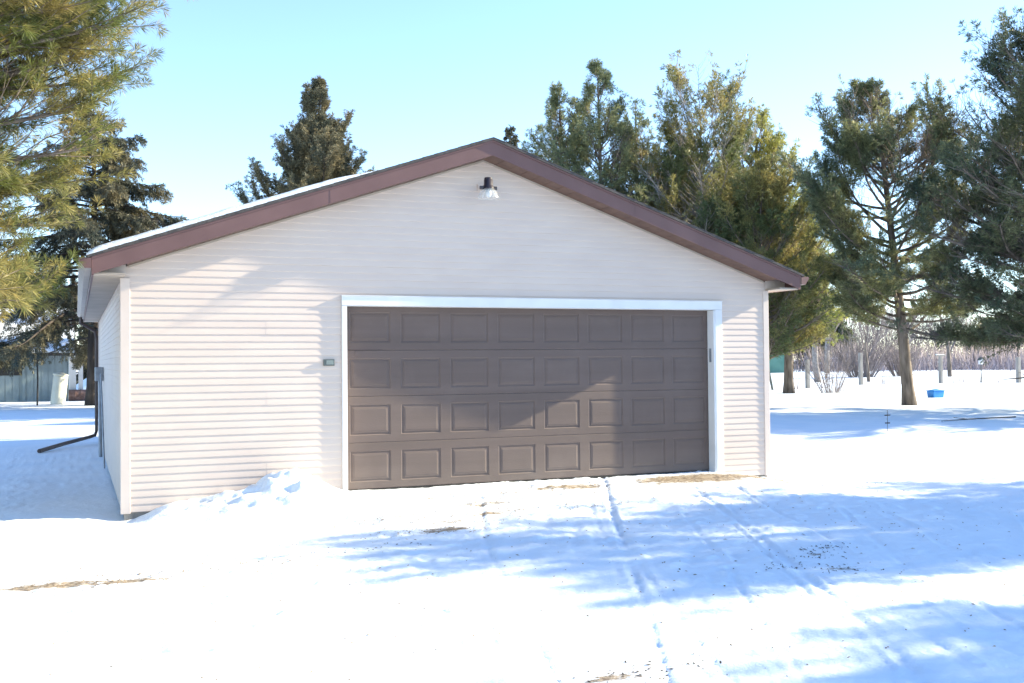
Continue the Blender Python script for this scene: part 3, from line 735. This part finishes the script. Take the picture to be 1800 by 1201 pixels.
# bare trees, trunks and brush on the far side of the field
def bare_tree(seed, x, y, H, r, label, m='bark', depth=4, spread=.5, name='bare_tree', group='bare trees across the field', stem=.35, fan=4, thin=1.0):
    root = empty(name, (x, y, -.15), label, 'tree', group)
    rr = random.Random(seed); b0 = np.array([x, y, float(gz(x, y))-.1])
    tm = MB(); cm = MB()
    def grow(p, d, L, rad, lev):
        n = 3; pts = [p]; q = p
        for j in range(n):
            d = nrm(d + np.array([rr.uniform(-.14, .14), rr.uniform(-.14, .14), .05])); q = q + d*L/n; pts.append(q)
        (tm if lev == 0 else cm).tube(pts, [max(rad*(1-.4*j/n), .012*thin) for j in range(n+1)], 7 if lev == 0 else 3, cap=False)
        if lev >= depth: return
        for k in range(fan):
            s = .35+.65*(k+1)/fan; f = min(n-1e-6, s*n); j0 = int(f); pp = pts[j0]+(pts[j0+1]-pts[j0])*(f-j0)
            a = rr.uniform(0, 2*pi); dd = nrm(d + spread*rr.uniform(.7, 1.4)*np.array([cos(a), sin(a), rr.uniform(-.1, .4)]))
            grow(pp, dd, L*rr.uniform(.5, .72), rad*.5, lev+1)
    grow(b0, np.array([0, 0, 1.]), H*stem+.1, r, 0)
    tm.build('trunk', M[m], root, smooth=True); cm.build('crown', M['twig'], root)
def bush(seed, x, y, H, R, n, label, m='twig', name='bare_bush', group='bare bushes across the field', w=.02):
    root = empty(name, (x, y, -.15), label, 'bush', group)
    rng = np.random.RandomState(seed); z0 = float(gz(x, y))
    mb = MB()
    for i in range(n):
        a = rng.rand()*2*pi; r = rng.rand()**.5; L = H*rng.uniform(.6, 1)*(1-.25*r)
        p = np.array([x+cos(a)*r*R*.3, y+sin(a)*r*R*.3, z0-.05]); d = np.array([cos(a)*r*R*.8/H, sin(a)*r*R*.8/H, 1])
        pts = [p]; 
        for j in range(4): d = d + rng.normal(size=3)*.08; p = p + d*L/4; pts.append(p)
        mb.tube(pts, [w, w*.9, w*.7, w*.5, w*.3], 3, cap=False)
        for q in range(5):
            s = rng.uniform(.3, 1); j0 = min(3, int(s*4)); pp = pts[j0]+(pts[j0+1]-pts[j0])*(s*4-j0)
            dd = d*.7+rng.normal(size=3)*.5; mb.tube([pp, pp+dd*L*.15, pp+dd*L*.3], [w*.5, w*.4, w*.2], 3, cap=False)
    mb.build('stems', M[m], root)
bare_tree(1, 46, 49.4, 11, .26, 'thick blue grey trunk behind the leftmost grey post', 'bark_pale', 4)
bare_tree(2, 72, 80.5, 12, .32, 'distant grey trunk seen right of the thick blue grey trunk', 'bark_pale', 4)
bare_tree(3, 48.6, 47.2, 9, .13, 'thin trunk right behind the second grey post', 'bark', 4)
bare_tree(4, 76, 73.5, 12, .34, 'pale trunk just behind the leaning pine trunk', 'bark_pale', 4)
bare_tree(5, 66, 57.2, 10, .20, 'thin grey trunk between the third and fourth posts', 'bark', 4)
bush(11, 62.0, 63.5, 4.6, 3.6, 150, 'pinkish grey bare bush left of the leaning pine trunk', w=.025)
bush(12, 66.0, 62.8, 4.2, 3.0, 110, 'pinkish grey bare bush hidden partly by the leaning pine trunk', w=.025)
bush(13, 30.5, 29.0, 2.4, 1.6, 60, 'brown bare bush under the light yellow green pine', w=.012)
for i, (x, y, H) in enumerate([(66, 88, 11), (77, 96, 12), (88, 92, 12), (92, 106, 13), (104, 98, 11), (60, 92, 11), (110, 86, 10), (55, 80, 10)]):
    bare_tree(40+i, x, y, H, .2, 'tall grey bare tree in the far row beyond the field', 'bark', 4, .55, thin=1.6, stem=.3)
# thicket as one mass of stems
def thicket():
    rng = np.random.RandomState(77); N = 7000
    t = rng.rand(N); X = 76+t*70+rng.normal(size=N)*1.5; Y = 88-t*32+rng.normal(size=N)*5
    hh = 3.3+.8*vnoise(X, Y, .08, 3)*2+.8*vnoise(X, Y, .3, 3)
    V = np.empty((N, 4, 3)); Z = gz(X, Y)-.1
    L = hh*rng.uniform(.55, 1.0, N); dx = rng.normal(size=N)*.6; dy = rng.normal(size=N)*.6
    w = rng.uniform(.02, .06, N); a = rng.rand(N)*pi
    V[:, 0] = np.stack([X-w*np.cos(a), Y-w*np.sin(a), Z], 1); V[:, 1] = np.stack([X+w*np.cos(a), Y+w*np.sin(a), Z], 1)
    V[:, 2] = np.stack([X+dx+.3*w, Y+dy, Z+L], 1); V[:, 3] = np.stack([X+dx-.3*w, Y+dy, Z+L], 1)
    tag(link('thicket', V.reshape(-1, 3), np.arange(N*4).reshape(-1, 4), M['twig_purple']), 'purple grey leafless thicket along the far right edge of the field', 'thicket', kind='stuff')
thicket()
def far_wood():
    rng = np.random.RandomState(78); N = 36000
    t = rng.rand(N); X = 20+t*190+rng.normal(size=N)*2; Y = 178-t*62+rng.normal(size=N)*7
    hh = 13+3*vnoise(X, Y, .05, 3)*2+2.5*vnoise(X, Y, .2, 3)
    Z = gz(X, Y)-.1 + hh*rng.uniform(0, .75, N)**1.2
    L = hh*rng.uniform(.12, .32, N); dx = rng.normal(size=N)*.9; dy = rng.normal(size=N)*.9
    w = rng.uniform(.02, .07, N); a = rng.rand(N)*pi; V = np.empty((N, 4, 3))
    V[:, 0] = np.stack([X-w*np.cos(a), Y-w*np.sin(a), Z], 1); V[:, 1] = np.stack([X+w*np.cos(a), Y+w*np.sin(a), Z], 1)
    V[:, 2] = np.stack([X+dx+.3*w, Y+dy, Z+L], 1); V[:, 3] = np.stack([X+dx-.3*w, Y+dy, Z+L], 1)
    tag(link('far_wood', V.reshape(-1, 3), np.arange(N*4).reshape(-1, 4), M['twig']), 'far grey leafless wood closing off the field behind everything', 'wood', kind='stuff')
far_wood()
# dark far evergreens
FK = dict(zb=.4, k=7, ln=.45, w=.16, spread=.9, elev=(.7, .1), style='spruce', bark='bark_dark')
for i, (x, y, H, R, lab) in enumerate([
        (88, 103, 7.5, 4.5, 'dark low evergreen behind the pale parked car'), (96, 108, 7.0, 4.5, 'dark low evergreen right of the pale parked car'),
        (104, 88.5, 6.5, 4.0, 'dark evergreen behind the dark blue parked car'), (80, 104, 9, 4.5, 'dark evergreen behind the teal green shed'),
        (110, 85, 6.0, 3.6, 'dark evergreen right of the dark blue parked car')]):
    T('spruce_tree', x, y, lab, 'spruce tree', 'dark evergreens beyond the field', seed=80+i, H=H, prof=sprof(R, .7), mats='pine_dark', nb=80, tw=10, tuft=3, trunk_r=.16, **FK)
# background trees on the left beyond the shed
for i, (x, y, H) in enumerate([(-3.5, 78, 9), (-8, 82, 10), (2, 80, 9), (-12, 76, 10)]):
    bare_tree(60+i, x, y, H, .16, 'grey bare tree beyond the teal shed', 'bark', 4, .55, group='bare trees beyond the shed', thin=1.5)
for i, (x, y, H, lab) in enumerate([(-6.5, 70, 9, 'dark evergreen standing behind the teal shed roof'), (-.2, 68, 8, 'dark evergreen beyond the snow bank by the downspout')]):
    T('spruce_tree', x, y, lab, 'spruce tree', 'dark evergreens beyond the field', seed=90+i, H=H, prof=sprof(3.4, .7), mats='spruce', nb=80, tw=10, tuft=3, trunk_r=.16, **FK)

# ------------------------------------------------------------------ posts
def post(x, y, h, w, label, lean=0, m='post'):
    z = float(gz(x, y))
    mb = MB(); s = w/2
    vs = []
    for zz, k in ((-.2, 1), (h*.5, 1), (h-.02, .98), (h, .8)):
        vs += [(x+dx*s*k+lean*zz, y+dy*s*k, z+zz) for dx, dy in ((-1, -1), (1, -1), (1, 1), (-1, 1))]
    fs = []
    for i in range(3):
        for e in range(4): fs.append((i*4+e, i*4+(e+1) % 4, (i+1)*4+(e+1) % 4, (i+1)*4+e))
    fs.append((12, 13, 14, 15)); mb.add(vs, fs)
    return tag(mb.build('fence_post', M[m]), label, 'post', 'posts standing in the snowy field')
post(34.96, 36.5, 1.6, .19, 'weathered grey post beside the crooked pine trunk, leftmost of the upright posts')
post(42.3, 40.7, 2.0, .20, 'weathered grey post with a thin tree trunk right behind it')
post(53.2, 38.6, 1.65, .22, 'pale weathered post by a fallen branch near the right frame edge')
post(31.2, 34.6, 1.5, .09, 'thin dark post leaning left close to the garage corner', lean=-.22, m='post_dark')
# post carrying a cross arm
x, y = 48.86, 40.8; z = float(gz(x, y)); t = empty('clothes_pole', (x, y, z), 'pale post with short crossarm and snow on top behind the blue tub', 'post', 'posts standing in the snowy field')
MB().box(x-.11, x+.11, y-.1, y+.1, z-.2, z+1.75).build('pole', M['post'], t, bevel=.02)
MB().box(x-.42, x+.42, y-.05, y+.05, z+1.752, z+1.84).build('crossarm', M['post'], t, bevel=.01)
MB().box(x-.38, x+.3, y-.05, y+.05, z+1.842, z+1.88).build('snow_cap', M['snow'], t, bevel=.03)
# birdhouse on a thin pole
x, y = 51.7, 40.2; z = float(gz(x, y)); t = empty('birdhouse', (x, y, z), 'small pale birdhouse on a thin pole in the field', 'birdhouse')
MB().tube([(x, y, z-.1), (x, y, z+1.2)], .03, 6).build('pole', M['post_dark'], t)
MB().prism_xz([(x-.12, z+1.2), (x+.12, z+1.2), (x+.12, z+1.5), (x, z+1.62), (x-.12, z+1.5)], y-.1, y+.1).build('box', M['white'], t)
mb = MB()
for s in (-1, 1): mb.prism_xz([(x, z+1.625), (x+s*.17, z+1.46), (x+s*.17, z+1.49), (x, z+1.655)], y-.14, y+.14)
mb.build('roof', M['post_dark'], t)
# dry weeds
rw = random.Random(8)
for i, (x, y, lab) in enumerate([(49.9, 41.0, 'dry weed tuft just right of the crossarm post'), (52.0, 40.6, 'dry weed tuft at the foot of the birdhouse pole'), (52.6, 39.6, 'tall dry weed tuft right of the birdhouse pole'),
                                 (46.2, 41.6, 'short dry weed tuft right of the leaning pine trunk'), (44.6, 41.3, 'dry weed tuft in the snow right of the second post'), (33.3, 35.4, 'dry weed tuft left of the leftmost upright post'),
                                 (35.9, 36.3, 'low dry weed tuft at the foot of the leftmost upright post'), (50.7, 40.9, 'dry weed tuft between the crossarm post and the birdhouse')]):
    mb = MB(); z = float(gz(x, y))
    for k in range(14):
        dx, dy = rw.uniform(-.25, .25), rw.uniform(-.2, .2); h = rw.uniform(.15, .7)
        mb.tube([(x+dx, y+dy, z-.05), (x+dx*1.5, y+dy, z+h)], [.014, .006], 3, cap=False)
    tag(mb.build('dry_weed', M['twig']), lab, 'weed', 'dry weeds in the snow')
# stake with two small dark markers in the near field
x, y = 13.6, 6.5; z = float(gz(x, y)); t = empty('marker_stake', (x, y, z), 'thin wire stake with two dark clips in the blue shadow band', 'stake')
MB().tube([(x, y, z-.1), (x, y, z+.46)], .006, 5).build('rod', M['post_dark'], t)
MB().box(x-.07, x+.07, y-.012, y+.012, z+.34, z+.365).build('clip', M['seal'], t)
MB().box(x-.06, x+.06, y-.012, y+.012, z+.17, z+.195).build('clip', M['seal'], t)
# blue tub
x, y = 29.4, 21.3; z = float(gz(x, y)); t = empty('blue_tub', (x, y, z), 'bright blue plastic tub with lid lying on the snow', 'tub')
mb = MB(); a, b_, h = .29, .2, .27
vs = []
for zz, k in ((0, .9), (h, 1.0)): vs += [(x+dx*a*k, y+dy*b_*k, z+zz) for dx, dy in ((-1, -1), (1, -1), (1, 1), (-1, 1))]
mb.add(vs, [(0, 3, 2, 1), (4, 5, 6, 7)]+[(e, (e+1) % 4, 4+(e+1) % 4, 4+e) for e in range(4)])
mb.build('body', M['blue'], t, bevel=.025)
mb = MB(); mb.box(x-a-.03, x+a+.03, y-b_-.03, y+b_+.03, z+h+.002, z+h+.03)
mb.add([(x-a*.8, y-b_*.8, z+h+.031), (x+a*.8, y-b_*.8, z+h+.031), (x+a*.8, y+b_*.8, z+h+.031), (x-a*.8, y+b_*.8, z+h+.031), (x-a*.1, y, z+h+.08), (x+a*.1, y, z+h+.08)],
       [(0, 1, 5, 4), (1, 2, 5), (2, 3, 4, 5), (3, 0, 4)])
mb.build('lid', M['blue'], t, bevel=.008)
# fallen branch at the right edge
mb = MB(); z = -.1
mb.tube([(50.6, 37.4, z+.15), (51.6, 37.2, z+.2), (52.8, 37.0, z+.3), (54.5, 36.9, z+.55)], [.03, .05, .07, .08], 6)
mb.tube([(52.2, 37.1, z+.25), (51.8, 37.0, z+.5), (51.3, 36.9, z+.6)], [.04, .025, .012], 5)
tag(mb.build('fallen_branch', M['bark_dark']), 'dark fallen branch lying on snow by the rightmost post', 'branch')
# thin twig line lying in the field on the right
mb = MB(); mb.tube([(17.2, 8.6, float(gz(17.2, 8.6))+.02), (18.2, 8.7, float(gz(18.2, 8.7))+.03), (19.6, 8.5, float(gz(19.6, 8.5))+.05)], [.008, .014, .018], 5)
mb.tube([(18.2, 8.7, float(gz(18.2, 8.7))+.03), (18.0, 9.0, float(gz(18, 9))+.06)], [.01, .005], 4)
tag(mb.build('fallen_stick', M['bark_dark']), 'thin stick lying on the snow near the right frame edge', 'stick')

# ------------------------------------------------------------------ left background : shed, tank, pole
sx0, sx1, sy0, sy1, sh = -16.0, -3.15, 41.5, 47.5, 2.1; z = -.15
t = empty('shed', ((sx0+sx1)/2, sy0, z), 'low pale teal shed with snowy roof behind the drooping spruce', 'shed')
mb = MB()
x = sx0
while x < sx1-.01:     # ribbed sheet metal
    x2 = min(x+.3, sx1); mb.box(x, x2-.04, sy0-.02, sy0, z-.1, z+1.15) if x < -5.0 else mb.box(x, x2-.04, sy0-.02, sy0, z-.1, z+sh)
    x = x2
mb.box(sx0, sx1, sy0+.002, sy1, z-.1, z+sh)
mb.build('wall', M['teal'], t)
MB().box(sx0, -5.1, sy0-.03, sy0-.0, z+1.17, z+sh-.02).build('bay_shade_panel', M['dark_open'], t)  # flat dark panel on the solid wall, shade of an open bay as colour
for xx in (-13, -10.2, -7.6, -5.05): MB().box(xx-.06, xx+.06, sy0-.06, sy0-.032, z, z+sh).build('wall_post', M['teal'], t)
mb = MB(); ym = (sy0+sy1)/2
mb.prism_yz([(sy0-.5, z+sh-.05), (ym, z+4.15), (sy1+.5, z+sh-.05), (sy1+.5, z+sh+.06), (ym, z+4.26), (sy0-.5, z+sh+.06)], sx0-.3, sx1+.3)
rf = mb.build('roof', M['dark_open'], t)
MB().prism_yz([(sy0-.45, z+sh+.075), (ym, z+4.275), (sy1+.4, z+sh+.07), (sy1+.4, z+sh+.17), (ym, z+4.38), (sy0-.45, z+sh+.17)], sx0-.25, sx1+.25).build('roof_snow', M['snow'], rf)
MB().box(sx1+.02, sx1+.32, sy0-.15, sy0+.1, z-.1, z+sh+.05).build('corner_board', M['white'], t); MB().box(sx1+.42, sx1+.62, sy0-.12, sy0+.05, z-.1, z+sh+.25).build('corner_board', M['white'], t)
x, y = -3.55, 36.6; z = float(gz(x, y)); t = empty('water_tank', (x, y, z), 'cream upright drum leaning in the snow before the teal shed', 'tank')
Rm = Matrix.Rotation(radians(6), 4, 'Y')
def lean_lathe(nm, prof, m):
    mb = MB().lathe((0, 0, 0), prof, 20); mb.v = [tuple(Vector((x, y, z)) + (Rm @ Vector(v))) for v in mb.v]; return mb.build(nm, M[m], t, True)
lean_lathe('body', [(0, -.1), (.27, -.1), (.29, .1), (.29, 1.15), (.27, 1.2), (0, 1.2)], 'tank'); lean_lathe('lid', [(0, 1.201), (.31, 1.201), (.31, 1.27), (.1, 1.33), (0, 1.34)], 'tank')
x, y = -4.3, 35.5; z = float(gz(x, y))
tag(MB().tube([(x, y, z-.1), (x+.02, y, z+1.0), (x, y, z+2.1)], [.035, .035, .03], 7).build('yard_pole', M['seal']), 'thin dark upright pole before the teal shed', 'pole')
x, y = -2.75, 41.0; z = float(gz(x, y)); t = empty('oil_drum', (x, y, z+.3), 'rusty brown drum lying on its side by the white corner boards', 'drum')
mb = MB().lathe((0, 0, 0), [(0, -.4), (.27, -.4), (.28, -.38), (.28, -.13), (.295, -.12), (.28, -.11), (.28, .11), (.295, .12), (.28, .13), (.28, .38), (.27, .4), (0, .4)], 18)
mb.v = [(x+v[2], y+v[0], z+.24+v[1]) for v in mb.v]; mb.build('body', M['rust'], t, True)
mb = MB().lathe((0, 0, 0), [(.276, -.405), (.276, -.43), (.2, -.43)], 18); mb.v = [(x+v[2], y+v[0], z+.24+v[1]) for v in mb.v]; mb.build('rim', M['tank'], t, True)
# snow bank beyond
xs = np.linspace(-4, 9, 40); ys = np.linspace(50, 62, 24); X, Y = np.meshgrid(xs, ys)
Z = -.6 + 2.1*np.exp(-((X-1.5)/4.5)**4-((Y-56)/3.6)**4)*(1+.15*vnoise(X, Y, .7, 40)); n = len(xs)
i = (np.arange(n-1)[None, :] + (np.arange(len(ys)-1)*n)[:, None]).ravel()
tag(link('snow_bank', np.stack([X, Y, Z], -1).reshape(-1, 3), np.stack([i, i+1, i+1+n, i+n], -1), M['snow'], smooth=True), kind='structure')

# ------------------------------------------------------------------ right background : teal shed and cars
x, y, z = 70.5, 90.5, -.2
t = empty('shed', (x, y, z), 'small teal green shed with pale corner across the field right of the garage', 'shed')
Rz = Matrix.Rotation(radians(-25), 4, 'Z')
def rb(mb): mb.v = [tuple(Vector((x, y, z)) + (Rz @ Vector(v))) for v in mb.v]; return mb
rb(MB().box(-2.6, 2.6, -2, 2, 0, 2.3)).build('wall', M['teal_green'], t)
rb(MB().prism_yz([(-2.3, 2.25), (0, 3.5), (2.3, 2.25), (2.3, 2.35), (0, 3.62), (-2.3, 2.35)], -2.8, 2.8)).build('roof', M['snow'], t)
rb(MB().box(-2.7, -2.5, -2.06, -2.003, 0, 2.3)).build('corner_board', M['white'], t); rb(MB().box(2.5, 2.7, -2.06, -2.003, 0, 2.3)).build('corner_board', M['white'], t)
rb(MB().box(-.5, .5, -2.05, -2.003, 0, 1.9)).build('door', M['post_dark'], t)
def car(x, y, rot, m, label, snowy=False):
    z = float(gz(x, y)); t = empty('parked_car', (x, y, z), label, 'car', 'vehicles parked across the field')
    R = Matrix.Rotation(rot, 4, 'Z')
    def fin(mb, nm, mm, bv=0, sm=False):
        mb.v = [tuple(Vector((x, y, z)) + (R @ Vector(v))) for v in mb.v]; return mb.build(nm, M[mm], t, sm, bevel=bv)
    fin(MB().prism_xz([(-2.2, .28), (2.15, .28), (2.25, .55), (2.15, .82), (1.0, .92), (-1.55, .95), (-2.2, .88), (-2.28, .5)], -.85, .85), 'body', m, .05)
    fin(MB().prism_xz([(1.05, .925), (.45, 1.36), (-.95, 1.40), (-1.6, .955)], -.72, .72), 'cabin', m, .05)
    fin(MB().prism_xz([(.85, .97), (.40, 1.30), (-.28, 1.33), (-.28, .97)], -.735, .735).prism_xz([(-.36, .97), (-.36, 1.33), (-.9, 1.33), (-1.35, .97)], -.735, .735), 'window', 'glass')
    for wx in (-1.35, 1.4):
        for wy in (-.86, .66):
            mb = MB().lathe((0, 0, 0), [(0, 0), (.2, 0), (.31, .02), (.32, .1), (.31, .2), (0, .2)], 18); mb.v = [(wx+v[0], wy+v[2], .32+v[1]) for v in mb.v]
            fin(mb, 'wheel', 'tyre', 0, True)
    fin(MB().box(-1.0, .5, -.66, .66, 1.405, 1.47), 'roof_snow', 'snow', .03)
car(86, 96, radians(-22), 'car_white', 'pale parked car under dark evergreens across the field')
car(100.5, 85.5, radians(-20), 'car_dark', 'dark blue parked car across the field beyond the leaning pine')

# ------------------------------------------------------------------ light, sky, camera
EL, AZ = radians(23.2), math.atan2(-.115, 1.0)
sun = bpy.data.lights.new('sun', 'SUN'); sun.energy = 5.0; sun.angle = radians(.53); sun.color = (1.0, .87, .62)
so = bpy.data.objects.new('sun', sun); C.objects.link(so)
d = Vector((cos(EL)*cos(AZ), cos(EL)*sin(AZ), sin(EL))); so.location = (30, -3, 20)
so.rotation_euler = (-d).to_track_quat('-Z', 'Y').to_euler()
w = bpy.data.worlds.new('World'); scene.world = w; w.use_nodes = True
nt = w.node_tree; bg = nt.nodes['Background']; sky = nt.nodes.new('ShaderNodeTexSky')
sky.sky_type = 'NISHITA'; sky.sun_disc = False; sky.sun_elevation = EL; sky.sun_rotation = pi/2 - AZ
sky.altitude = 200; sky.air_density = .85; sky.dust_density = 0; sky.ozone_density = 2.4
nt.links.new(sky.outputs['Color'], bg.inputs['Color']); bg.inputs['Strength'].default_value = .15

cam = bpy.data.cameras.new('camera'); co = bpy.data.objects.new('camera', cam); C.objects.link(co); scene.camera = co
f_, yaw, pitch, roll = 1856.14, .3917, .0187, -.0092
cx, cy, cz = -2.8346, -11.78, 1.4565
cam.sensor_width = 36; cam.lens = f_/1800*36; cam.clip_end = 4000; cam.clip_start = .1
F = Vector((sin(yaw)*cos(pitch), cos(yaw)*cos(pitch), sin(pitch))); R = Vector((cos(yaw), -sin(yaw), 0)); U = R.cross(F)
c_, s_ = cos(roll), sin(roll); R2 = R*c_ + U*s_; U2 = -R*s_ + U*c_
co.matrix_world = Matrix(((R2.x, U2.x, -F.x, cx), (R2.y, U2.y, -F.y, cy), (R2.z, U2.z, -F.z, cz), (0, 0, 0, 1)))
vs = scene.view_settings; vs.view_transform = 'Standard'; vs.look = 'None'; vs.exposure = 1.6; vs.gamma = 1; vs.use_curve_mapping = False
scene.cycles.use_denoising = True
scene.cycles.max_bounces = 8
